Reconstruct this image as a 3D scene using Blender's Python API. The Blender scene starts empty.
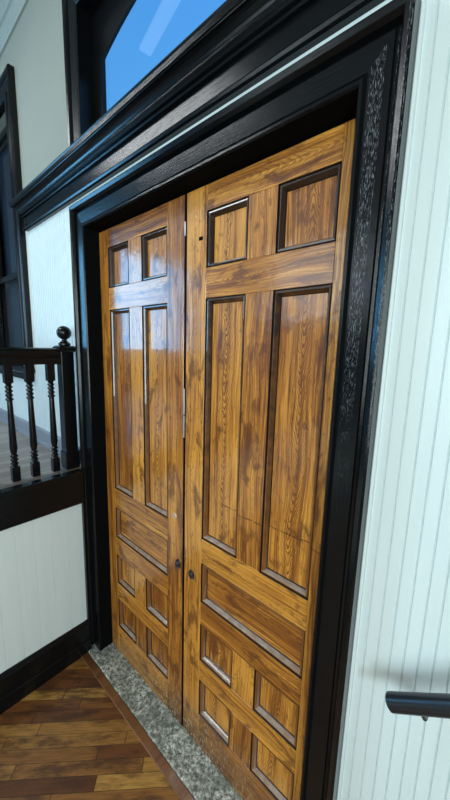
import bpy, bmesh, math, random
from mathutils import Vector, Matrix
random.seed(7)
C = bpy.context.scene.collection
sc = bpy.context.scene
W0 = -0.06                      # front plane of the wall the doors stand in (door faces are at y = 0)

# ------------------------------------------------------------------ materials
def new_mat(name):
    m = bpy.data.materials.new(name); m.use_nodes = True
    nt = m.node_tree; b = nt.nodes['Principled BSDF']
    return m, nt, b
def N(nt, t, **kw):
    n = nt.nodes.new(t)
    for k, v in kw.items(): setattr(n, k, v)
    return n
def math_(nt, op, a, b=None, c=None):
    n = N(nt, 'ShaderNodeMath', operation=op)
    for i, v in enumerate((a, b, c)):
        if v is None: continue
        if isinstance(v, (int, float)): n.inputs[i].default_value = v
        else: nt.links.new(v, n.inputs[i])
    return n.outputs[0]
def mix(nt, f, a, b, blend='MIX'):
    n = N(nt, 'ShaderNodeMix', data_type='RGBA', blend_type=blend)
    for i, v in ((0, f), (6, a), (7, b)):
        if isinstance(v, (int, float)): n.inputs[i].default_value = v
        elif isinstance(v, tuple): n.inputs[i].default_value = (*v, 1)
        else: nt.links.new(v, n.inputs[i])
    return n.outputs[2]
def ramp(nt, f, stops, interp='LINEAR'):
    n = N(nt, 'ShaderNodeValToRGB'); n.color_ramp.interpolation = interp
    e = n.color_ramp.elements
    while len(e) < len(stops): e.new(0.5)
    for i, (p, c) in enumerate(stops):
        e[i].position = p; e[i].color = (*c, 1) if len(c) == 3 else c
    nt.links.new(f, n.inputs[0]); return n.outputs[0]
def noise(nt, vec, scale, detail=3, rough=.55, dist=0):
    n = N(nt, 'ShaderNodeTexNoise'); n.inputs['Scale'].default_value = scale
    n.inputs['Detail'].default_value = detail; n.inputs['Roughness'].default_value = rough
    n.inputs['Distortion'].default_value = dist
    nt.links.new(vec, n.inputs['Vector']); return n.outputs['Fac']
def combine(nt, x, y, z):
    n = N(nt, 'ShaderNodeCombineXYZ')
    for i, v in enumerate((x, y, z)):
        if isinstance(v, (int, float)): n.inputs[i].default_value = v
        else: nt.links.new(v, n.inputs[i])
    return n.outputs[0]
def bump(nt, b, h, strength, dist, sock='Normal'):
    n = N(nt, 'ShaderNodeBump'); n.inputs['Strength'].default_value = strength; n.inputs['Distance'].default_value = dist
    nt.links.new(h, n.inputs['Height']); nt.links.new(n.outputs[0], b.inputs[sock])
def world_xyz(nt):
    g = N(nt, 'ShaderNodeNewGeometry'); s = N(nt, 'ShaderNodeSeparateXYZ')
    nt.links.new(g.outputs['Position'], s.inputs[0]); return s.outputs, g.outputs['Position']

def wood(name, horizontal=False, light=(.70,.32,.047), mid=(.46,.175,.020), dark=(.11,.028,.005), chev=.8, stain=1.0, grime=0.0, flaked=1.0):
    """old varnished fir: straight fibres, a column of V shaped figure down the middle, stains, knots and wear"""
    m, nt, b = new_mat(name)
    tc = N(nt, 'ShaderNodeTexCoord'); s = N(nt, 'ShaderNodeSeparateXYZ'); nt.links.new(tc.outputs['Object'], s.inputs[0])
    x, z = (s.outputs[2], s.outputs[0]) if horizontal else (s.outputs[0], s.outputs[2])
    oi = N(nt, 'ShaderNodeObjectInfo'); r = oi.outputs['Random']
    mul = lambda a, c: math_(nt, 'MULTIPLY', a, c)
    add = lambda a, c: math_(nt, 'ADD', a, c)
    sub = lambda a, c: math_(nt, 'SUBTRACT', a, c)
    r7 = mul(r, 37.0)
    r2 = math_(nt, 'FRACT', mul(r, 7.31)); r3 = math_(nt, 'FRACT', mul(r, 17.77))
    _, P = world_xyz(nt)
    w1 = noise(nt, combine(nt, mul(x, 6.0), mul(z, 2.2), r7), 1.0, 3, .5)
    w2 = noise(nt, combine(nt, mul(x, 60.0), mul(z, 26.0), r7), 1.0, 2, .5)
    xw = add(add(x, mul(sub(w1, .5), .055)), mul(sub(r2, .5), .04))
    # V figure
    q = mul(xw, 66.0)
    arm = mul(math_(nt, 'SQRT', add(mul(q, q), .25)), 2.3)
    sg = sub(mul(math_(nt, 'GREATER_THAN', r3, .5), 2.0), 1.0)
    ph = math_(nt, 'FRACT', add(add(mul(mul(z, 30.0), sg), arm), mul(w2, 2.2)))
    vee = ramp(nt, ph, [(0, (0,0,0)), (.45, (.1,.1,.1)), (.72, (1,1,1)), (.86, (.9,.9,.9)), (1, (0,0,0))])
    env = math_(nt, 'EXPONENT', mul(mul(mul(xw, xw), -1.0), 620.0))
    along = ramp(nt, noise(nt, combine(nt, 0, mul(z, 3.0), r7), 1.0, 2), [(.26, (.3,.3,.3)), (.5, (1,1,1))])
    vee = mul(mul(mul(vee, env), along), chev)
    # straight grain
    g1 = noise(nt, combine(nt, mul(xw, 150.0), mul(z, 3.0), r7), 1.0, 3, .6)
    g2 = noise(nt, combine(nt, mul(xw, 38.0), mul(z, 1.6), r7), 1.0, 3, .6)
    fib = noise(nt, combine(nt, mul(x, 330.0), mul(z, 9.0), r7), 1.0, 2, .6)
    tone = add(add(mul(g1, .55), mul(g2, .38)), add(.035, mul(sub(r2, .5), .14)))
    col = ramp(nt, tone, [(.33, dark), (.42, tuple(.5*a+.5*c for a, c in zip(mid, dark))), (.475, mid), (.56, light), (.68, tuple(1.12*a for a in light))])
    col = mix(nt, mul(vee, .92), col, dark)
    col = mix(nt, mul(ramp(nt, fib, [(.5, (0,0,0)), (.75, (1,1,1))]), .22), col, dark)
    # stains and knots soaked into the wood
    sv = combine(nt, mul(x, 16.0), mul(z, 6.0), r7)
    st = noise(nt, sv, 1.0, 5, .62, .5)
    stm = ramp(nt, st, [(0, (0,0,0)), (.54, (0,0,0)), (.63, (1,1,1))])
    col = mix(nt, mul(stm, .72 * stain), col, (.085,.022,.006))
    st2 = noise(nt, combine(nt, mul(x, 48.0), mul(z, 22.0), r7), 1.0, 3, .6)
    col = mix(nt, mul(ramp(nt, st2, [(.61, (0,0,0)), (.70, (1,1,1))]), .55 * stain), col, (.07,.018,.005))
    big = noise(nt, P, 2.6, 3, .6)
    col = mix(nt, mul(ramp(nt, big, [(.40, (0,0,0)), (.62, (1,1,1))]), .45), col, mix(nt, .62, col, (.22,.062,.012)), 'MIX')
    kn = N(nt, 'ShaderNodeTexVoronoi'); kn.inputs['Scale'].default_value = 5.0
    nt.links.new(P, kn.inputs['Vector'])
    knd = add(kn.outputs['Distance'], mul(sub(w2, .5), .08))
    knm = ramp(nt, knd, [(0, (1,1,1)), (.05, (.9,.9,.9)), (.12, (.15,.15,.15)), (.2, (0,0,0))])
    col = mix(nt, mul(knm, .6 * stain), col, (.07,.018,.006))
    (px, py, pz), _ = world_xyz(nt)
    # the long crack across the right leaf
    cz = add(1.366, mul(noise(nt, combine(nt, mul(px, 9.0), 0, 0), 1.0, 3), .035))
    cd = math_(nt, 'ABSOLUTE', sub(pz, cz))
    ck = mul(mul(math_(nt, 'LESS_THAN', cd, .0034), math_(nt, 'GREATER_THAN', px, .225)), math_(nt, 'LESS_THAN', px, .70))
    ck = mul(ck, ramp(nt, noise(nt, combine(nt, mul(px, 30.0), 7.0, 0), 1.0, 2), [(.35, (.15,.15,.15)), (.6, (1,1,1))]))
    col = mix(nt, mul(ck, .85), col, (.04,.011,.004))
    # weathering and flaked paint low down at the meeting stiles
    low = ramp(nt, add(pz, mul(sub(noise(nt, P, 9.0, 4, .65), .5), .5)), [(0.0, (1,1,1)), (.10, (.8,.8,.8)), (.25, (0,0,0))])
    near = ramp(nt, math_(nt, 'ABSOLUTE', sub(px, .05)), [(.0, (1,1,1)), (.18, (.8,.8,.8)), (.5, (.3,.3,.3))])
    wear = mul(mul(low, near), flaked)
    fl = ramp(nt, noise(nt, combine(nt, mul(px, 90.0), mul(py, 90.0), mul(pz, 35.0)), 1.0, 3, .6), [(.44, (.022,.014,.010)), (.55, (.085,.058,.04)), (.62, (.42,.39,.33))])
    col = mix(nt, mul(wear, .85), col, fl)
    if grime:   # black residue left in the mouldings, most of it in the upper panels
        gz = ramp(nt, add(mul(pz, .4), mul(sub(big, .5), .5)), [(.42, (.12,.12,.12)), (.82, (1,1,1))])
        gm = mul(gz, ramp(nt, g1, [(.38, (1,1,1)), (.66, (.35,.35,.35))]))
        col = mix(nt, mul(gm, grime), col, (.012,.008,.007))
    nt.links.new(col, b.inputs['Base Color'])
    b.inputs['Roughness'].default_value = .45
    b.inputs['Specular IOR Level'].default_value = .35
    nt.links.new(sub(.85, mul(wear, .8)), b.inputs['Coat Weight'])
    b.inputs['Coat Roughness'].default_value = .12
    bump(nt, b, add(mul(fib, .5), mul(g1, .5)), .3, .002)
    bump(nt, b, add(noise(nt, P, 14.0, 2), mul(fib, .15)), .2, .008, 'Coat Normal')
    return m

def plain(name, col, rough=.5, spec=.5, metal=0, coat=0, bump_scale=0, bump_str=.2, var=.0, residue=0, pale_ledges=0):
    m, nt, b = new_mat(name)
    _, P = world_xyz(nt)
    n = noise(nt, P, 7.0, 3)
    dk = tuple(c * (1 - var) for c in col); lt = tuple(min(1, c * (1 + var)) for c in col)
    c = mix(nt, n, dk, lt)
    if residue:     # old black paint left behind, most of it on the upper panels
        (x, y, z), _ = world_xyz(nt)
        f = math_(nt, 'ADD', math_(nt, 'MULTIPLY', z, .4), math_(nt, 'MULTIPLY', math_(nt, 'SUBTRACT', noise(nt, P, 22.0, 4, .65), .5), .9))
        c = mix(nt, math_(nt, 'MULTIPLY', ramp(nt, f, [(.50, (0,0,0)), (.95, (1,1,1))]), residue), c, (.014,.010,.009))
    if pale_ledges:        # faces that point up are tinted pale grey
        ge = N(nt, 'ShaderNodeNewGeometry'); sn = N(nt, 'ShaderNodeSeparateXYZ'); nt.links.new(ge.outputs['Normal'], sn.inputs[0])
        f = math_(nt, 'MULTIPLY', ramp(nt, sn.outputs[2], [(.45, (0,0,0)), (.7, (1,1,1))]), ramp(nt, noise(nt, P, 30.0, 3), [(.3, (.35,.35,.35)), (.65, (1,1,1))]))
        c = mix(nt, math_(nt, 'MULTIPLY', f, pale_ledges), c, (.40,.34,.28))
    nt.links.new(c, b.inputs['Base Color'])
    b.inputs['Roughness'].default_value = rough; b.inputs['Specular IOR Level'].default_value = spec
    b.inputs['Metallic'].default_value = metal; b.inputs['Coat Weight'].default_value = coat
    if bump_scale: bump(nt, b, noise(nt, P, bump_scale, 3), bump_str, .003)
    return m

def black_paint(name, grain='z', worn=0.0):  # worn: amount of worn specks and painted grain highlights
    """thick black gloss paint over old grained wood; the paint follows the grain"""
    m, nt, b = new_mat(name)
    (x, y, z), P = world_xyz(nt)
    a = dict(x=(12, 220, 220), z=(260, 260, 10), y=(220, 12, 220))[grain]
    v = combine(nt, math_(nt, 'MULTIPLY', x, float(a[0])), math_(nt, 'MULTIPLY', y, float(a[1])), math_(nt, 'MULTIPLY', z, float(a[2])))
    g = noise(nt, v, 1.0, 4, .65)
    lump = noise(nt, P, 26.0, 2)
    base = mix(nt, lump, (.0025,.003,.0035), (.006,.007,.008))
    if worn:  # worn specks plus highlights on the grain, painted into the base colour
        def strip(c, w): return math_(nt, 'LESS_THAN', math_(nt, 'ABSOLUTE', math_(nt, 'SUBTRACT', x, c)), w)
        band = math_(nt, 'MAXIMUM', strip(.765, .017), math_(nt, 'MAXIMUM', strip(.808, .004), strip(.833, .004)))
        up = ramp(nt, math_(nt, 'MULTIPLY', math_(nt, 'ADD', z, math_(nt, 'MULTIPLY', lump, .5)), .3), [(.60, (0,0,0)), (.72, (1,1,1))])
        band = math_(nt, 'MULTIPLY', band, up)
        fleck = ramp(nt, noise(nt, combine(nt, math_(nt, 'MULTIPLY', x, 520.0), math_(nt, 'MULTIPLY', y, 520.0), math_(nt, 'MULTIPLY', z, 75.0)), 1.0, 3, .7), [(.54, (0,0,0)), (.66, (1,1,1))])
        base = mix(nt, math_(nt, 'MULTIPLY', math_(nt, 'MULTIPLY', band, fleck), worn), base, (.22,.235,.25))
    nt.links.new(base, b.inputs['Base Color'])
    b.inputs['Roughness'].default_value = .20; b.inputs['Specular IOR Level'].default_value = .30
    h = math_(nt, 'ADD', math_(nt, 'MULTIPLY', g, .8), math_(nt, 'MULTIPLY', lump, .5))
    bump(nt, b, h, .32, .0022)
    return m

def boards_paint(name, col):
    m, nt, b = new_mat(name)
    (x, y, z), P = world_xyz(nt)
    n = noise(nt, P, 3.0, 4)
    streak = noise(nt, combine(nt, math_(nt, 'MULTIPLY', x, 30.0), math_(nt, 'MULTIPLY', y, 30.0), math_(nt, 'MULTIPLY', z, 1.4)), 1.0, 3)
    c = mix(nt, streak, tuple(v * .93 for v in col), tuple(min(1, v * 1.04) for v in col))
    # soft shadow of the hand rail, painted on the boards above it beside the casing
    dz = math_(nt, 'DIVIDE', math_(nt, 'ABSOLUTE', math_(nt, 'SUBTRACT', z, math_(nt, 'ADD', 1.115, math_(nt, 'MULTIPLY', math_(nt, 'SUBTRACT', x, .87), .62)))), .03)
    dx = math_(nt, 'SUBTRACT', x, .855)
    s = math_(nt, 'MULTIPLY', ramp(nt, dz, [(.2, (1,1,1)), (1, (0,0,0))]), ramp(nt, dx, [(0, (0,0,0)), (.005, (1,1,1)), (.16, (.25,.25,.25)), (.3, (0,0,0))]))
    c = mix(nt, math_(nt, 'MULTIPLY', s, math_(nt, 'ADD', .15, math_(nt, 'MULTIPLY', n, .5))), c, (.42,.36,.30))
    nt.links.new(c, b.inputs['Base Color'])
    b.inputs['Roughness'].default_value = .38
    bump(nt, b, math_(nt, 'ADD', noise(nt, P, 40.0, 3), math_(nt, 'MULTIPLY', streak, 1.5)), .18, .002)
    return m

def diagonal_floor(name):
    m, nt, b = new_mat(name)
    (x, y, z), P = world_xyz(nt)
    q = .70711
    u = math_(nt, 'MULTIPLY', math_(nt, 'ADD', x, y), q); v = math_(nt, 'MULTIPLY', math_(nt, 'SUBTRACT', y, x), q)
    wv = math_(nt, 'DIVIDE', v, .058)
    iv = math_(nt, 'FLOOR', wv)
    wn = N(nt, 'ShaderNodeTexWhiteNoise', noise_dimensions='1D'); nt.links.new(iv, wn.inputs['W'])
    uo = math_(nt, 'ADD', math_(nt, 'DIVIDE', u, .62), math_(nt, 'MULTIPLY', wn.outputs['Value'], 9.0))
    iu = math_(nt, 'FLOOR', uo)
    wn2 = N(nt, 'ShaderNodeTexWhiteNoise', noise_dimensions='2D'); nt.links.new(combine(nt, iu, iv, 0), wn2.inputs['Vector'])
    t = wn2.outputs['Value']
    basec = ramp(nt, t, [(0, (.14,.048,.015)), (.3, (.25,.10,.027)), (.55, (.40,.19,.044)), (.8, (.52,.28,.066)), (1, (.58,.34,.085))])
    fib = noise(nt, combine(nt, math_(nt, 'MULTIPLY', u, 9.0), math_(nt, 'MULTIPLY', v, 120.0), math_(nt, 'MULTIPLY', t, 20.0)), 1.0, 4, .6)
    c = mix(nt, math_(nt, 'MULTIPLY', ramp(nt, fib, [(.35, (1,1,1)), (.6, (0,0,0))]), .55), basec, mix(nt, .25, (.04,.015,.007), basec))
    blot = noise(nt, combine(nt, math_(nt, 'MULTIPLY', u, 5.0), math_(nt, 'MULTIPLY', v, 16.0), math_(nt, 'MULTIPLY', t, 3.0)), 1.0, 5, .65)
    c = mix(nt, math_(nt, 'MULTIPLY', ramp(nt, blot, [(.46, (0,0,0)), (.62, (1,1,1))]), .8), c, (.062,.021,.010))
    fv = math_(nt, 'FRACT', wv); fu = math_(nt, 'FRACT', uo)
    e1 = math_(nt, 'GREATER_THAN', math_(nt, 'ABSOLUTE', math_(nt, 'SUBTRACT', fv, .5)), .478)
    e2 = math_(nt, 'GREATER_THAN', math_(nt, 'ABSOLUTE', math_(nt, 'SUBTRACT', fu, .5)), .4965)
    e = math_(nt, 'MAXIMUM', e1, e2)
    c = mix(nt, math_(nt, 'MULTIPLY', e, .8), c, (.02,.009,.005))
    nt.links.new(c, b.inputs['Base Color'])
    nt.links.new(math_(nt, 'ADD', .28, math_(nt, 'MULTIPLY', blot, .25)), b.inputs['Roughness'])
    bump(nt, b, math_(nt, 'SUBTRACT', math_(nt, 'MULTIPLY', fib, .3), e), .3, .002)
    return m

def stage_floor_mat(name):
    m, nt, b = new_mat(name)
    (x, y, z), P = world_xyz(nt)
    wv = math_(nt, 'DIVIDE', x, .075); iv = math_(nt, 'FLOOR', wv)
    wn = N(nt, 'ShaderNodeTexWhiteNoise', noise_dimensions='1D'); nt.links.new(iv, wn.inputs['W'])
    fib = noise(nt, combine(nt, math_(nt, 'MULTIPLY', x, 90.0), math_(nt, 'MULTIPLY', y, 5.0), 0), 1.0, 3)
    c = ramp(nt, math_(nt, 'ADD', math_(nt, 'MULTIPLY', wn.outputs['Value'], .6), math_(nt, 'MULTIPLY', fib, .4)), [(0, (.17,.13,.10)), (1, (.36,.31,.26))])
    e = math_(nt, 'GREATER_THAN', math_(nt, 'ABSOLUTE', math_(nt, 'SUBTRACT', math_(nt, 'FRACT', wv), .5)), .47)
    c = mix(nt, math_(nt, 'MULTIPLY', e, .8), c, (.05,.04,.035))
    nt.links.new(c, b.inputs['Base Color']); b.inputs['Roughness'].default_value = .32
    return m

def stone_mat(name):
    m, nt, b = new_mat(name)
    _, P = world_xyz(nt)
    n1 = noise(nt, P, 62.0, 5, .72); n2 = noise(nt, P, 8.0, 4, .6)
    c = ramp(nt, n1, [(.36, (.05,.055,.04)), (.45, (.22,.235,.19)), (.54, (.48,.50,.43)), (.63, (.90,.90,.84))])
    c = mix(nt, math_(nt, 'MULTIPLY', ramp(nt, n2, [(.42, (1,1,1)), (.6, (0,0,0))]), .55), c, (.15,.165,.14))
    nt.links.new(c, b.inputs['Base Color']); b.inputs['Roughness'].default_value = .85
    bump(nt, b, n1, .8, .006)
    return m

def glass_mat(name, tint=(1,1,1)):
    m = bpy.data.materials.new(name); m.use_nodes = True
    nt = m.node_tree; nt.nodes.clear()
    o = N(nt, 'ShaderNodeOutputMaterial'); t = N(nt, 'ShaderNodeBsdfTransparent'); g = N(nt, 'ShaderNodeBsdfGlossy')
    t.inputs[0].default_value = (*tint, 1); g.inputs['Roughness'].default_value = .02
    f = N(nt, 'ShaderNodeFresnel'); f.inputs[0].default_value = 1.5
    ge = N(nt, 'ShaderNodeNewGeometry')
    mx = N(nt, 'ShaderNodeMixShader')
    nt.links.new(math_(nt, 'MULTIPLY', f.outputs[0], math_(nt, 'SUBTRACT', 1.0, ge.outputs['Backfacing'])), mx.inputs[0]); nt.links.new(t.outputs[0], mx.inputs[1]); nt.links.new(g.outputs[0], mx.inputs[2])
    nt.links.new(mx.outputs[0], o.inputs[0]); return m

def emit_mat(name, col, s):
    m, nt, b = new_mat(name)
    b.inputs['Base Color'].default_value = (*col, 1)
    b.inputs['Emission Color'].default_value = (*col, 1); b.inputs['Emission Strength'].default_value = s
    return m

M = dict(
    wv=wood('varnished fir upright', chev=.35), wh=wood('varnished fir lying', True, chev=.6),
    wpanel=wood('varnished fir panel', chev=1.0), wpanelh=wood('varnished fir panel lying', True, chev=.8),
    mould=plain('darkened fir moulding', (.21,.082,.020), .38, .4, coat=.8, bump_scale=70, bump_str=.15, var=.5, residue=.9, pale_ledges=.8),
    quirk=plain('old dark varnish in the quirk', (.012,.007,.005), .35, .5, var=.3),
    bx=black_paint('black gloss paint along', 'x'), bz=black_paint('black gloss paint upright', 'z'),
    by=black_paint('black gloss paint across', 'y'), bw=black_paint('worn black gloss paint with painted highlights upright', 'z', .9),
    bj=plain('dull black paint', (.004,.0045,.005), .7, .03),
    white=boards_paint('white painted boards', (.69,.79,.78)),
    plaster=plain('plaster wall', (.275,.305,.262), .8, .2, bump_scale=60, bump_str=.08, var=.04),
    crown=plain('painted plaster crown', (.32,.37,.335), .6, .3, var=.04),
    floor=diagonal_floor('diagonal strip floor'), deck=stage_floor_mat('stage floor boards'),
    strip=wood('worn wood edge strip', True, light=(.26,.12,.045), mid=(.19,.085,.032), dark=(.09,.036,.015), chev=0, flaked=0.0),
    stone=stone_mat('weathered concrete sill'),
    lilac=plain('grey painted skirting', (.24,.26,.29), .4, .4, var=.06),
    dark=plain('dark void paint', (.004,.003,.003), .7, .05),
    metal=plain('worn nickel', (.62,.60,.56), .35, .5, metal=.8, var=.15, bump_scale=80),
    iron=plain('black iron', (.012,.013,.015), .28, .6, metal=0, coat=.3, bump_scale=90, bump_str=.15),
    tube=plain('black powder coated steel', (.010,.013,.018), .30, .55),
    blind=plain('dark blue blind cloth', (.003,.009,.020), .55, .3, var=.2),
    glass=glass_mat('clear window glass'),
    ceil=plain('dull ceiling', (.20,.21,.20), .8, .2), farwall=plain('grey far wall', (.10,.11,.12), .8, .2), stagewall=plain('pale blue stage wall', (.14,.18,.21), .8, .2),
    strip_glow=emit_mat('weak reflection strip glow', (.80,.95,1.0), .85),  # glow of the strip added for the transom reflection
    lampmat=emit_mat('lamp diffuser', (.95,.98,1.0), 16.0),
)

# ------------------------------------------------------------------ mesh helpers
def obj(name, bm, mats, parent=None, origin=None, bevel=0, smooth=False, seg=1):
    bmesh.ops.remove_doubles(bm, verts=bm.verts, dist=1e-6)
    bmesh.ops.recalc_face_normals(bm, faces=bm.faces)
    if bevel: bmesh.ops.bevel(bm, geom=list(bm.edges), offset=bevel, segments=seg, affect='EDGES', profile=.6)
    if origin is not None: bmesh.ops.translate(bm, verts=bm.verts, vec=-Vector(origin))
    me = bpy.data.meshes.new(name); bm.to_mesh(me); bm.free()
    for m in (mats if isinstance(mats, (list, tuple)) else [mats]): me.materials.append(M[m])
    if smooth:
        me.polygons.foreach_set('use_smooth', [True] * len(me.polygons))
        me.set_sharp_from_angle(angle=math.radians(38))
    o = bpy.data.objects.new(name, me); C.objects.link(o)
    if origin is not None: o.location = Vector(origin)
    if parent: 
        o.parent = parent
        wl = parent.location.copy(); p = parent.parent
        while p: wl += p.location; p = p.parent
        o.location = o.location - wl
    return o
def empty(name, loc=(0,0,0)):
    o = bpy.data.objects.new(name, None); o.empty_display_size = .1; C.objects.link(o); o.location = loc; return o
def tag(o, label, cat, group=None, kind=None):
    o['label'] = label; o['category'] = cat
    if group: o['group'] = group
    if kind: o['kind'] = kind
    return o
def box(bm, x0, x1, y0, y1, z0, z1):
    v = [bm.verts.new((x, y, z)) for x in (x0, x1) for y in (y0, y1) for z in (z0, z1)]
    for f in ((0,1,3,2), (4,6,7,5), (0,4,5,1), (2,3,7,6), (0,2,6,4), (1,5,7,3)): bm.faces.new([v[i] for i in f])
    return bm
def bx(*a): return box(bmesh.new(), *a)
def ctr(x0, x1, y0, y1, z0, z1): return ((x0+x1)/2, (y0+y1)/2, (z0+z1)/2)
def piece(name, m, parent, *a, bevel=.0015):
    return obj(name, bx(*a), m, parent, origin=ctr(*a), bevel=bevel)
def loft(bm, rings, closed_profile=True, cap=True):
    """rings: lists of points with the same count"""
    R = [[bm.verts.new(p) for p in r] for r in rings]; n = len(R[0])
    for a, b in zip(R, R[1:]):
        for i in range(n if closed_profile else n - 1):
            j = (i + 1) % n; bm.faces.new((a[i], a[j], b[j], b[i]))
    if cap and closed_profile: bm.faces.new(R[0][::-1]); bm.faces.new(R[-1])
    return R
def lathe(bm, prof, cx, cy, n=20):
    """prof: (radius, z)"""
    loft(bm, [[(cx + r*math.cos(2*math.pi*k/n), cy + r*math.sin(2*math.pi*k/n), z) for k in range(n)] for r, z in prof])
    return bm
def tube(bm, p0, p1, r, n=20):
    p0, p1 = Vector(p0), Vector(p1); d = (p1-p0).normalized()
    a = d.orthogonal().normalized(); b = d.cross(a)
    loft(bm, [[p + a*r*math.cos(2*math.pi*k/n) + b*r*math.sin(2*math.pi*k/n) for k in range(n)] for p in (p0, p1)])
    return bm

# ------------------------------------------------------------------ room shell
OX = .735            # half the door opening
OZ = 2.688           # its head
STZ = 1.27           # stage floor level
XL, XR, YB, ZC = -5.0, 3.2, -5.0, 4.30
WT = .07             # back of wall
WX0, WX1, WZ0, WZ1 = -2.75, -1.86, 1.86, 3.79      # stage window opening
TZ0, TZ1 = 2.96, 3.715                              # transom opening

def grooved(bm, x0, x1, z0, z1, pitch=.0325, start=None, g=.0024, dp=.0045):
    """tongue and groove boards with a V joint, front at y = W0"""
    pts = [(x0, W0)]; x = x0 if start is None else start
    while x < x1 - 1e-4:
        if x > x0 + .004 and x < x1 - .004: pts += [(x-g, W0), (x-.0006, W0+dp), (x+.0006, W0+dp), (x+g, W0)]
        x += pitch
    pts += [(x1, W0)]
    ring = pts + [(x1, WT), (x0, WT)]
    loft(bm, [[(a, b, z0) for a, b in ring], [(a, b, z1) for a, b in ring]])
bm = bmesh.new()
CZ = 3.0
grooved(bm, XL, WX0, 0, CZ); grooved(bm, WX1, -OX-.06, 0, CZ, start=WX1+.01, g=.0048, dp=.010); grooved(bm, WX0, WX1, 0, WZ0)
grooved(bm, OX+.06, XR, 0, CZ, start=.8700)
box(bm, -OX-.06, OX+.06, W0, WT, OZ+.05, TZ0)
nb = len(bm.faces)
bm.faces.ensure_lookup_table()
for a in ((XL, WX0, CZ, ZC), (WX0, WX1, WZ1, ZC), (WX1, -OX-.06, CZ, ZC), (OX+.06, XR, CZ, ZC), (-OX-.06, OX+.06, TZ1+.06, ZC)):
    box(bm, a[0], a[1], W0, WT, a[2], a[3])
bm.faces.ensure_lookup_table()
for i, f in enumerate(bm.faces): f.material_index = 0 if i < nb else 1
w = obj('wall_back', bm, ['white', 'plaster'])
tag(w, 'white beadboard wall around the wooden double doors, plain plaster above', 'wall', kind='structure')
tag(obj('wall_left', bx(XL-.12, XL, YB, WT, 0, ZC), 'stagewall'), 'plain end wall of the stage, out on the left', 'wall', kind='structure')
tag(obj('wall_right', bx(XR, XR+.12, YB, WT, 0, ZC), 'farwall'), 'plain end wall beyond the hand rail', 'wall', kind='structure')
tag(obj('wall_front', bx(XL, XR, YB-.12, YB, 0, ZC), 'farwall'), 'plain wall facing the wooden doors', 'wall', kind='structure')
tag(obj('ceiling', bx(XL-.12, XR+.12, YB-.12, WT, ZC, ZC+.1), 'ceil'), 'white plaster ceiling above the crown moulding', 'ceiling', kind='structure')
tag(obj('floor', bx(XL, XR, YB, WT, -.1, 0), 'floor'), 'worn brown strip wood floor laid diagonally to the doors', 'floor', kind='structure')

# crown moulding at the ceiling
prof = [(W0+.01, 4.125), (-.072, 4.125), (-.078, 4.135), (-.072, 4.145), (-.075, 4.16), (-.09, 4.185), (-.094, 4.19), (-.094, 4.2), (-.105, 4.205),
        (-.115, 4.225), (-.14, 4.25), (-.17, 4.265), (-.175, 4.27), (-.175, 4.285), (-.19, 4.3), (W0+.01, 4.3)]
bm = bmesh.new(); loft(bm, [[(x, y, z) for y, z in prof] for x in (XL, XR)])
tag(obj('trim_1', bm, 'crown'), 'stepped pale crown moulding where plaster wall meets ceiling', 'crown moulding', kind='structure')

# skirting on the stage along the beadboard wall
bm = bmesh.new()
prof = [(W0+.004, STZ), (-.10, STZ), (-.10, STZ+.02), (-.085, STZ+.03), (-.078, STZ+.032), (-.078, STZ+.105), (-.07, STZ+.118), (W0+.004, STZ+.12)]
loft(bm, [[(x, y, z) for y, z in prof] for x in (XL, -.90)])
tag(obj('baseboard_back', bm, 'lilac'), 'grey skirting board on the stage below the beadboard', 'skirting board', kind='structure')

# ------------------------------------------------------------------ black door casing
CAS_ = [(0,.05), (0,.086), (.004,.092), (.012,.092), (.016,.087), (.019,.083), (.023,.088), (.082,.092), (.085,.085), (.094,.083),
       (.098,.100), (.106,.112), (.120,.117), (.127,.113), (.127,.05)]          # (outwards from the opening, out of the wall)
CAS = CAS_
KL, KR, KZ = .82, .92, .93      # the legs are a little narrower than the head
OR = .722            # right hand jamb
def casing_leg(bm, side, z0, z1, half=OX, prof=CAS, k=1, kz=1):
    loft(bm, [[(side*(half+k*s), -d, z0) for s, d in prof], [(side*(half+k*s), -d, z1+kz*s) for s, d in prof]]); return bm
def casing_head(bm, z, half=OX, prof=CAS, right=None, kl=1, kr=1, kz=1):
    loft(bm, [[(-half-kl*s, -d, z+kz*s) for s, d in prof], [((right or half)+kr*s, -d, z+kz*s) for s, d in prof]]); return bm
t = empty('trim_2', (0, W0, 0))
tag(t, 'wide black moulded casing around the wooden double doors', 'door casing', kind='structure')
obj('side_casing', casing_leg(bmesh.new(), -1, 0.012, OZ, OX, CAS, KL, KZ), 'bz', t)
obj('side_casing', casing_leg(bmesh.new(), 1, 0.0, OZ, OR, CAS, KR, KZ), 'bw', t)
obj('head_casing', casing_head(bmesh.new(), OZ, right=OR, kl=KL, kr=KR, kz=KZ), 'bx', t)
obj('jamb', bx(-OX-.06, -OX+.001, -.085, WT, .012, OZ), 'bj', t)
obj('jamb', bx(OR-.001, OX+.06, -.085, -.001, .0, OZ), 'bj', t)
obj('head_jamb', bx(-OX-.06, OX+.06, -.085, WT, OZ-.001, OZ+.05), 'bj', t)
bm = bx(-OX, OX, .05, .07, OZ-.02, OZ); obj('door_stop', bm, 'bj', t)
obj('rebate', bx(OX-.001, OX+.06, -.001, WT, .0, OZ), 'bj', t)

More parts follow.
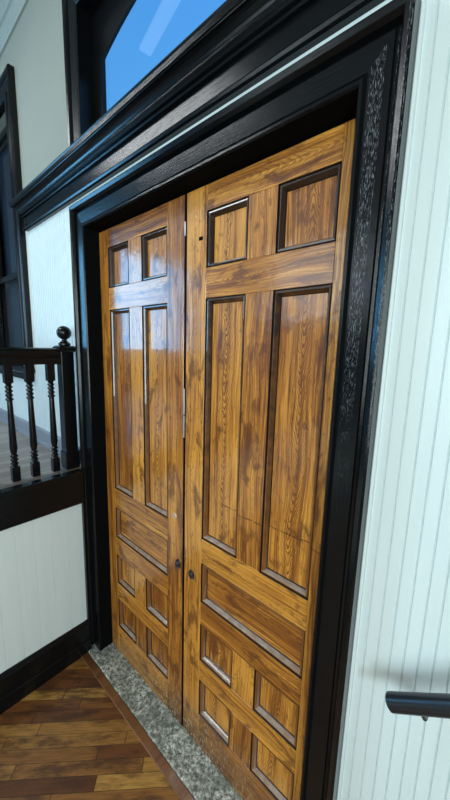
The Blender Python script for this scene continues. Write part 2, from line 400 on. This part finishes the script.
# ------------------------------------------------------------------ frieze and cornice above the doors
bm = bmesh.new()
DZ = .015
prof = [(-.055,2.848), (-.078,2.848), (-.086,2.853), (-.089,2.862), (-.085,2.869), (-.079,2.871), (-.076,2.874), (-.076,2.936), (-.089,2.938),
        (-.093,2.944), (-.089,2.950), (-.086,2.952), (-.098,2.954), (-.103,2.960), (-.099,2.967), (-.102,2.970)]
for k in range(7):                                   # cove
    a = math.pi/2*k/6; prof.append((-.104-.036*(1-math.cos(a)), 2.972+.030*math.sin(a)))
prof += [(-.141,3.004), (-.146,3.006), (-.146,3.024), (-.149,3.029), (-.147,3.036), (-.055,3.041)]
def xend(y): return 1.648 + max(0, (W0 - y))
loft(bm, [[(-xend(y), y, z+DZ) for y, z in prof], [(xend(y), y, z+DZ) for y, z in prof]])
t = tag(obj('trim_3', bm, 'bx'), 'black moulded cornice and frieze running over the double doors', 'cornice', kind='structure')

# white edge batten between the right casing and the boards
bm = bmesh.new()
loft(bm, [[(0.8352, W0+.005, z), (0.8352, -.069, z), (.841, -.073, z), (.847, -.069, z), (.849, W0+.005, z)] for z in (0, 2.84)])
tag(obj('trim_4', bm, 'white'), 'slim white bead strip against the worn black casing', 'bead strip', kind='structure')

# ------------------------------------------------------------------ doors
Z = dict(T=2.681, A=2.585, B=2.373, C=2.2546, D=1.1853, E=1.060, F=.8567, G=.7357, H=.5348, I=.4168, J=.2104, Z=.010)
TH = .045
def moulding(x0, x1, z0, z1):
    bm = bmesh.new()
    P = [(0,-.0005,0), (.003,.008,1), (.0055,.004,0), (.010,.0035,0), (.014,.009,0), (.019,.019,0), (.0215,.0235,1), (.0215,.028,1)]
    rings = []
    for s, d, q in P: rings.append([bm.verts.new(p) for p in ((x0+s, d, z0+s), (x1-s, d, z0+s), (x1-s, d, z1-s), (x0+s, d, z1-s))])
    for a, b, p in zip(rings, rings[1:], P[1:]):
        for i in range(4):
            j = (i+1) % 4; f = bm.faces.new((a[i], a[j], b[j], b[i])); f.material_index = p[2]
    bmesh.ops.recalc_face_normals(bm, faces=bm.faces)
    c = ((x0+x1)/2, 0, (z0+z1)/2)
    return bm, c
def leaf(name, p, label):
    """p: outer edge, four panel edges, inner edge (from left to right or right to left, sorted here)"""
    e0, q1, q2, q3, q4, e1 = p
    t = empty(name, ((e0+e1)/2, 0, Z['Z'])); tag(t, label, 'door', kind='structure')
    piece('stile', 'wv', t, e0, q1, 0, TH, Z['Z'], Z['T']); piece('stile', 'wv', t, q4, e1, 0, TH, Z['Z'], Z['T'])
    for a, b in (('A','T'), ('C','B'), ('E','D'), ('G','F'), ('I','H'), ('Z','J')):
        piece('rail', 'wh', t, q1, q4, .0004, TH, Z[a], Z[b])
    for a, b in (('B','A'), ('D','C'), ('H','G'), ('J','I')):
        piece('muntin', 'wv', t, q2, q3, .0008, TH, Z[a], Z[b])
    for a, b, cols in (('B','A',2), ('D','C',2), ('F','E',1), ('H','G',2), ('J','I',2)):
        for x0, x1 in (((q1, q2), (q3, q4)) if cols == 2 else ((q1, q4),)):
            pn = piece('panel', 'wpanel' if cols == 2 else 'wpanelh', t, x0+.001, x1-.001, .0235, .038, Z[a]+.001, Z[b]-.001, bevel=0)
            mb, c = moulding(x0, x1, Z[a], Z[b])
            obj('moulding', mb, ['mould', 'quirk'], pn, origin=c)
    return t
dl = leaf('door_1', [-OX+.002, -.6387, -.4406, -.3244, -.1247, -.0092], 'left leaf of the varnished panelled pine double doors, nearer the stage')
dr = leaf('door_2', [.0072, .1252, .3288, .4501, .6572, OX-.002], 'right leaf of the varnished panelled pine double doors, nearer the hand rail')
def disc_y(bm, x, z, rings, n=24, sx=1, sz=1):
    loft(bm, [[(x + r*sx*math.cos(2*math.pi*k/n), y, z + r*sz*math.sin(2*math.pi*k/n)) for k in range(n)] for r, y in rings]); return bm
def pull(parent, x, z):
    o = obj('escutcheon', disc_y(bmesh.new(), x, z, [(.023,.002), (.023,-.003), (.021,-.0055), (.017,-.005), (.014,-.0035), (.010,-.0045), (.006,-.009), (.003,-.010)], sx=.82, sz=1.1), 'iron', parent, smooth=True)
    o['label'] = 'black iron escutcheon'
pull(dl, -.039, .974); pull(dr, .061, .968)
o = obj('keyhole', disc_y(bmesh.new(), -.066, 1.224, [(.014,.002), (.014,-.0015), (.012,-.0030), (.008,-.0025), (.007,.001)]), 'metal', dl, smooth=True); o['label'] = 'nickel lock cylinder'
obj('latch_slot', bx(.081, .104, -.0008, .004, 2.483, 2.497), 'dark', dr)
obj('meeting_strip', bx(-.0092, .0072, .0025, .0445, Z['Z'], Z['T']), 'dark', dr)
for z0, z1 in ((2.520, 2.576), (1.640, 1.745), (1.75, 1.868)):
    bm = bx(-.0091, -.002, .0004, .0030, z0, z1); 
    o = obj('edge_bolt', bm, 'metal', dl, bevel=.0006); o['label'] = 'nickel bolt plate on the meeting edge'

# ------------------------------------------------------------------ threshold and the strip in front of it
bm = bmesh.new()
random.seed(3); nx = 60; pts = []
for k in range(nx+1):
    x = -.86 + 1.74*k/nx
    j = lambda a: random.uniform(-a, a)
    pts.append([(x, .11, -.02), (x, -.143, -.02), (x, -.143+j(.002), .004+j(.001)), (x, -.137+j(.002), .010+j(.0015)), (x, -.02+j(.002), .010), (x, .11, .010)])
loft(bm, pts)
tag(obj('stone_threshold', bm, 'stone'), 'rough speckled grey stone sill under the wooden doors', 'threshold', kind='structure')
tag(piece('trim_5', 'strip', None, -.80, .95, -.188, -.145, -.02, .006, bevel=.003), 'narrow worn wood strip between stone sill and floor boards', 'edge strip', kind='structure')

# ------------------------------------------------------------------ transom window over the doors
t = empty('window_1', (0, W0, TZ0)); tag(t, 'transom window with black frame and arched blue pane above the cornice', 'window', kind='structure')
TC = [(s, .058+(d-.05)*.55) for s, d in CAS]
obj('side_casing', casing_leg(bmesh.new(), -1, 3.045, TZ1, OX, TC), 'bz', t)
obj('side_casing', casing_leg(bmesh.new(), 1, 3.045, TZ1, OX, TC), 'bz', t)
obj('head_casing', casing_head(bmesh.new(), TZ1, OX, TC), 'bx', t)
for s in (-1, 1): obj('jamb', bx(*sorted((s*OX, s*(OX+.058))), -.056, WT, TZ0, TZ1), 'bz', t)
obj('head_jamb', bx(-OX-.058, OX+.058, -.056, WT, TZ1, TZ1+.05), 'bx', t)
obj('inner_sill', bx(-OX-.058, OX+.058, -.056, WT, TZ0, 3.05), 'bx', t)
# sash with a segmental arched opening
hw, R, crown = .650, 1.69, 3.607
bm = bmesh.new(); n = 32
arch = [(-hw + 2*hw*k/n, crown - R + math.sqrt(R*R - (-hw + 2*hw*k/n)**2)) for k in range(n+1)]
inner = [(-hw, 3.11)] + arch + [(hw, 3.11)]
outer = [(-OX, 3.05)] + [(-OX + 2*OX*k/n, TZ1) for k in range(n+1)] + [(OX, 3.05)]
def ringy(y, pts): return [bm.verts.new((x, y, z)) for x, z in pts]
A, B = ringy(0, inner), ringy(0, outer); A2, B2 = ringy(.013, inner), ringy(.013, outer)
A1 = ringy(.004, inner)
m_ = len(A)
for i in range(m_):
    j = (i+1) % m_
    bm.faces.new((A[i], A[j], B[j], B[i])); bm.faces.new((A[i], A1[i], A1[j], A[j])); bm.faces.new((A1[i], A2[i], A2[j], A1[j])); bm.faces.new((A2[i], B2[i], B2[j], A2[j])); bm.faces.new((B[i], B[j], B2[j], B2[i]))
obj('sash', bm, 'bz', t)
bm = bmesh.new()
loft(bm, [[(x, y, z) for x, z in [(-hw-.005, 3.105)] + [(a, b+.004) for a, b in arch] + [(hw+.005, 3.105)]] for y in (.006, .010)])
o = obj('pane', bm, 'glass', t); o['label'] = 'sky blue glass pane'

# ------------------------------------------------------------------ tall stage window
t = empty('window_2', ((WX0+WX1)/2, W0, WZ0)); tag(t, 'tall black framed window above the stage with dark glass', 'window', kind='structure')
WC = [(0,.05), (0,.088), (.006,.094), (.03,.094), (.034,.088), (.10,.090), (.104,.098), (.125,.104), (.14,.102), (.145,.095), (.145,.05)]
hx, mx_ = (WX1-WX0)/2, (WX0+WX1)/2
def shift(bm, dx): bmesh.ops.translate(bm, verts=bm.verts, vec=(dx, 0, 0)); return bm
for s in (-1, 1): obj('side_casing', shift(casing_leg(bmesh.new(), s, WZ0, WZ1, hx, WC), mx_), 'bz', t)
obj('head_casing', shift(casing_head(bmesh.new(), WZ1, hx, WC), mx_), 'bx', t)
obj('sill', bx(WX0-.17, WX1+.155, -.125, WT, WZ0-.035, WZ0), 'bx', t, bevel=.006)
obj('apron', bx(WX0-.14, WX1+.13, -.078, W0, WZ0-.10, WZ0-.035), 'bx', t)
for s in (0, 1): obj('jamb', bx(*((WX0-.02, WX0) if s == 0 else (WX1, WX1+.02)), -.056, WT, WZ0, WZ1), 'bz', t)
zm = 2.62
for nm, z0, z1, y in (('lower_sash', WZ0, zm+.025, -.035), ('upper_sash', zm-.02, WZ1, 0.0)):
    bm = bmesh.new()
    box(bm, WX0, WX0+.05, y, y+.032, z0, z1); box(bm, WX1-.05, WX1, y, y+.032, z0, z1)
    box(bm, WX0+.05, WX1-.05, y, y+.032, z0, z0+.055); box(bm, WX0+.05, WX1-.05, y, y+.032, z1-.045, z1)
    s_ = obj(nm, bm, 'bz', t)
    obj('pane', bx(WX0+.045, WX1-.045, y+.014, y+.018, z0+.05, z1-.04), 'glass', s_)
obj('blind', bx(WX0, WX1, .06, .07, WZ0, WZ1), 'blind', t)

# ------------------------------------------------------------------ stage platform with its balustrade
SX = -.80
t = empty('stage_platform', (SX, -2.4, 0)); tag(t, 'raised stage platform with white boarded front and black edge boards', 'stage')
obj('deck', bx(XL+.003, SX-.03, YB+.003, W0-.003, STZ-.03, STZ+.007), 'deck', t)
obj('edge_nosing', bx(SX-.045, SX+.014, YB+.003, -.118, STZ-.008, STZ+.02), 'by', t, bevel=.007, seg=2)
obj('edge_board', bx(SX-.03, SX, YB+.003, -.118, 1.076, STZ-.006), 'by', t, bevel=.002)
bm = bmesh.new()      # boarded front, joints every 9 cm
pts = [(-.13, SX-.022)]; y = -.13
while y > YB + .11:
    y -= .092; pts += [(y+.0016, SX-.022), (y+.0004, SX-.0242), (y-.0004, SX-.0242), (y-.0016, SX-.022)]
pts += [(YB+.003, SX-.022)]
ring = pts + [(YB+.003, SX-.06), (-.13, SX-.06)]
loft(bm, [[(b, a, z) for a, b in ring] for z in (.15, 1.09)])
obj('front_panel', bm, 'white', t)
prof = [(SX-.03, 0), (SX+.004, 0), (SX+.004, .085), (SX+.001, .092), (SX-.004, .094), (SX-.004, .2), (SX-.008, .21), (SX-.012, .222), (SX-.018, .229), (SX-.03, .23)]
bm = bmesh.new(); loft(bm, [[(x, y, z) for x, z in prof] for y in (YB+.003, -.118)]); obj('skirting', bm, 'by', t)
obj('corner_strip', bx(SX-.03, SX-.002, -.129, -.118, .2, 1.09), 'bz', t, bevel=.002)

rx = -.94
t = empty('balustrade', (rx, -1.0, STZ+.008)); tag(t, 'black turned wood balustrade along the stage edge', 'balustrade')
yN, yE = -.135, -1.75
z0 = STZ + .008
def newel(y):
    hw = .037
    bm = bx(rx-hw, rx+hw, y-hw, y+hw, z0, z0+.742)
    n = obj('newel_post', bm, 'bz', t, bevel=.003)
    obj('newel_plinth', bx(rx-hw-.006, rx+hw+.006, y-hw-.006, y+hw+.006, z0, z0+.11), 'bz', n, bevel=.004)
    bm = bmesh.new(); 
    loft(bm, [[(rx+sx*h, y+sy*h, z) for sx, sy in ((-1,-1), (1,-1), (1,1), (-1,1))] for h, z in ((.040, z0+.732), (.050, z0+.742), (.052, z0+.756), (.046, z0+.764), (.035, z0+.770))])
    obj('newel_cap', bm, 'bz', n)
    c = z0+.846; r = .041
    pf = [(.028, z0+.768), (.034, z0+.774), (.034, z0+.782), (.026, z0+.790), (.017, z0+.797), (.015, z0+.804)]
    pf += [(r*math.cos(a), c + r*math.sin(a)) for a in [(-1.2 + 2.72*k/14) for k in range(15)]]
    pf.append((.002, c+r))
    obj('ball_finial', lathe(bmesh.new(), pf, rx, y, 24), 'bz', n, smooth=True)
newel(yN); newel(yE)
prof = [(-.022,.668), (-.022,.705), (-.030,.715), (-.034,.728), (-.034,.745), (-.026,.757), (-.010,.763), (.010,.763), (.026,.757), (.034,.745), (.034,.728), (.030,.715), (.022,.705), (.022,.668)]
bm = bmesh.new(); loft(bm, [[(rx+a, y, z0-.009+b) for a, b in prof] for y in (yN-.04, yE+.04)]); obj('hand_rail', bm, 'by', t, smooth=True)
def baluster_mesh():
    bm = bmesh.new(); h = .020
    box(bm, -h, h, -h, h, .0, .085)
    pf = [(.021,.085), (.016,.088)]
    z = .094
    for r in (.020, .020, .020): pf += [(.013, z), (r, z+.006), (r, z+.012), (.013, z+.018)]; z += .022
    pf += [(.015, z+.004), (.0195, z+.03), (.019, .22), (.014, .43), (.0135, .455)]
    z = .46
    for r in (.020, .019, .019, .019): pf += [(.0125, z), (r, z+.007), (r, z+.013), (.0125, z+.02)]; z += .023
    pf += [(.014, z), (.021, z+.012)]
    lathe(bm, pf, 0, 0, 16)
    box(bm, -h, h, -h, h, z+.010, .662)
    return bm
yb = [-.226, -.339, -.441] + [-.441-.1025*k for k in range(1, 12)]
first = obj('baluster', baluster_mesh(), 'bz', t, smooth=True)
first.location = (0, yb[0]+1.0, 0)
for y in yb[1:]:
    c = first.copy(); C.objects.link(c); c.parent = t; c.location = (0, y+1.0, 0)

# ------------------------------------------------------------------ hand rail on the right
t = empty('handrail', (.95, -.135, 1.15)); tag(t, 'black steel tube handrail fixed to the white boards beside the casing', 'handrail')
p0 = Vector((.961, -.135, 1.162)); dr_ = Vector((1, 0, .80)).normalized(); p1 = p0 + dr_*2.0
obj('rail_tube', tube(bmesh.new(), p0, p1, .0215, 28), 'tube', t, smooth=True)
o = obj('end_cap', tube(bmesh.new(), p0 - dr_*.0025, p0 + dr_*.001, .0195, 28), 'tube', t, smooth=True)
for k in (.072, 1.1):
    q = p0 + dr_*k
    bm = bmesh.new(); tube(bm, q + Vector((.006, 0, -.012)), q + Vector((.016, .012, -.040)), .006, 12); tube(bm, q + Vector((.016, .012, -.040)), Vector((q.x+.02, W0-.002, q.z-.050)), .006, 12)
    br = obj('bracket', bm, 'iron', t, smooth=True); br['label'] = 'small dark bracket'
    obj('bracket_plate', disc_y(bmesh.new(), q.x+.02, q.z-.050, [(.022, W0), (.022, W0-.004), (.018, W0-.006)]), 'metal', br)

# ------------------------------------------------------------------ windows, lamps and added fill sources that light the room
def area(name, loc, rot, sx, sy, power, col):
    l = bpy.data.lights.new(name, 'AREA'); l.shape = 'RECTANGLE'; l.size = sx; l.size_y = sy; l.energy = power; l.color = col
    o = bpy.data.objects.new(name, l); C.objects.link(o); o.location = loc; o.rotation_euler = rot; return o
HP = math.pi/2
def room_window(name, label, axis, a0, a1, z0, z1):
    t = empty(name, ((XL, (a0+a1)/2, z0) if axis == 'x' else ((a0+a1)/2, YB, z0))); tag(t, label, 'window', kind='structure')
    bm = bmesh.new(); f = .08
    for b in ((a0-f, a0, z0-f, z1+f), (a1, a1+f, z0-f, z1+f), (a0, a1, z0-f, z0), (a0, a1, z1, z1+f)):
        if axis == 'x': box(bm, XL, XL+.05, b[0], b[1], b[2], b[3])
        else: box(bm, b[0], b[1], YB, YB+.05, b[2], b[3])
    obj('frame', bm, 'bz', t)
room_window('window_3', 'black framed window in the stage end wall', 'x', -4.1, -2.4, 1.9, 3.95)
room_window('window_4', 'black framed window facing the doors, nearer the stage', 'y', -2.8, -1.0, 2.7, 4.1)
room_window('fill_window_behind', 'black frame added around the fill light facing the doors, behind the hand rail', 'y', .3, 2.6, 1.2, 3.9)  # invented window, out of view, holding a fill light for overall brightness
area('daylight_stage', (XL+.03, -3.25, 2.925), (0, -HP, 0), 2.05, 1.7, 130, (.17,.56,1.0))
area('daylight_opposite', (-1.9, YB+.03, 3.4), (HP, 0, 0), 1.8, 1.4, 36, (.82,.95,1.0))
area('fill_behind', (1.45, YB+.03, 2.55), (HP, 0, 0), 2.3, 2.7, 108, (.84,.98,1.0))  # added fill light, no known source there
t = empty('fill_window_end', (XR, -3.2, 1.0)); tag(t, 'black frame added around the fill light in the end wall beyond the hand rail', 'window', kind='structure')  # invented window, put in to light the white stage front
bm = bmesh.new()
for b in ((-4.1, -4.0, .9, 3.3), (-2.4, -2.3, .9, 3.3), (-4.0, -2.4, .9, 1.0), (-4.0, -2.4, 3.2, 3.3)): box(bm, XR-.05, XR, *b)
obj('frame', bm, 'bz', t)
area('fill_end', (XR-.03, -3.2, 2.1), (0, HP, 0), 2.2, 1.6, 140, (.86,.97,1.0))  # added fill light aimed at the stage front and left casing
t = empty('ceiling_lamp', (-1.9, -1.6, ZC)); tag(t, 'long white ceiling lamp over the doors', 'lamp')
obj('lamp_or_strip_body', bx(-2.9, -1.0, -1.9, -1.35, ZC-.06, ZC), 'ceil', t)
obj('diffuser', bx(-2.88, -1.02, -1.88, -1.37, ZC-.075, ZC-.058), 'lampmat', t)

t = empty('reflection_strip', (-.9, -.6, ZC)); tag(t, 'slim glowing strip added on the ceiling for a pale reflection in the transom window', 'lamp')  # invented source, placed so a pale bar reflects in the transom pane
def slanted(w, z0, z1, e=0):
    a, b_ = Vector((-1.27+e, -.68, 0)), Vector((-.35-e, -.475, 0)); n_ = (b_-a).normalized().cross(Vector((0,0,1)))*w
    bm = bmesh.new(); loft(bm, [[p - n_ + Vector((0,0,z0)), p + n_ + Vector((0,0,z0)), p + n_ + Vector((0,0,z1)), p - n_ + Vector((0,0,z1))] for p in (a, b_)]); return bm
obj('lamp_or_strip_body', slanted(.052, ZC-.03, ZC), 'ceil', t); obj('diffuser', slanted(.044, ZC-.05, ZC-.028, .01), 'strip_glow', t)  # body and glowing face of the added reflection strip

# ------------------------------------------------------------------ sky
wd = bpy.data.worlds.new('sky'); sc.world = wd; wd.use_nodes = True
nt = wd.node_tree; bg = nt.nodes['Background']
tc = N(nt, 'ShaderNodeTexCoord'); s = N(nt, 'ShaderNodeSeparateXYZ'); nt.links.new(tc.outputs['Generated'], s.inputs[0])
col = ramp(nt, s.outputs[2], [(0, (.16,.48,.95)), (.5, (.10,.42,.95)), (1, (.05,.28,.85))])
nt.links.new(col, bg.inputs[0]); bg.inputs[1].default_value = 1.0

# ------------------------------------------------------------------ camera
cam = bpy.data.cameras.new('camera'); co = bpy.data.objects.new('camera', cam); C.objects.link(co); sc.camera = co
right = Vector((0.7504262742791977, 0.6603834697745542, 0.027460512012031563))
down = Vector((0.12459647745889482, -0.10053883022921012, -0.9871006338874356))
fwd = Vector((-0.6491040938680618, 0.7441677340926995, -0.1577284338952869))
m = Matrix((( right.x, -down.x, -fwd.x, 1.06954232), (right.y, -down.y, -fwd.y, -.94556146), (right.z, -down.z, -fwd.z, 2.04990011), (0,0,0,1)))
co.matrix_world = m
cam.sensor_fit = 'AUTO'; cam.sensor_width = 36; cam.lens = 314.5762595/800*36; cam.clip_start = .02

vs = sc.view_settings; vs.view_transform = 'Standard'; vs.look = 'None'; vs.exposure = 0.0; vs.gamma = 1; vs.use_curve_mapping = False
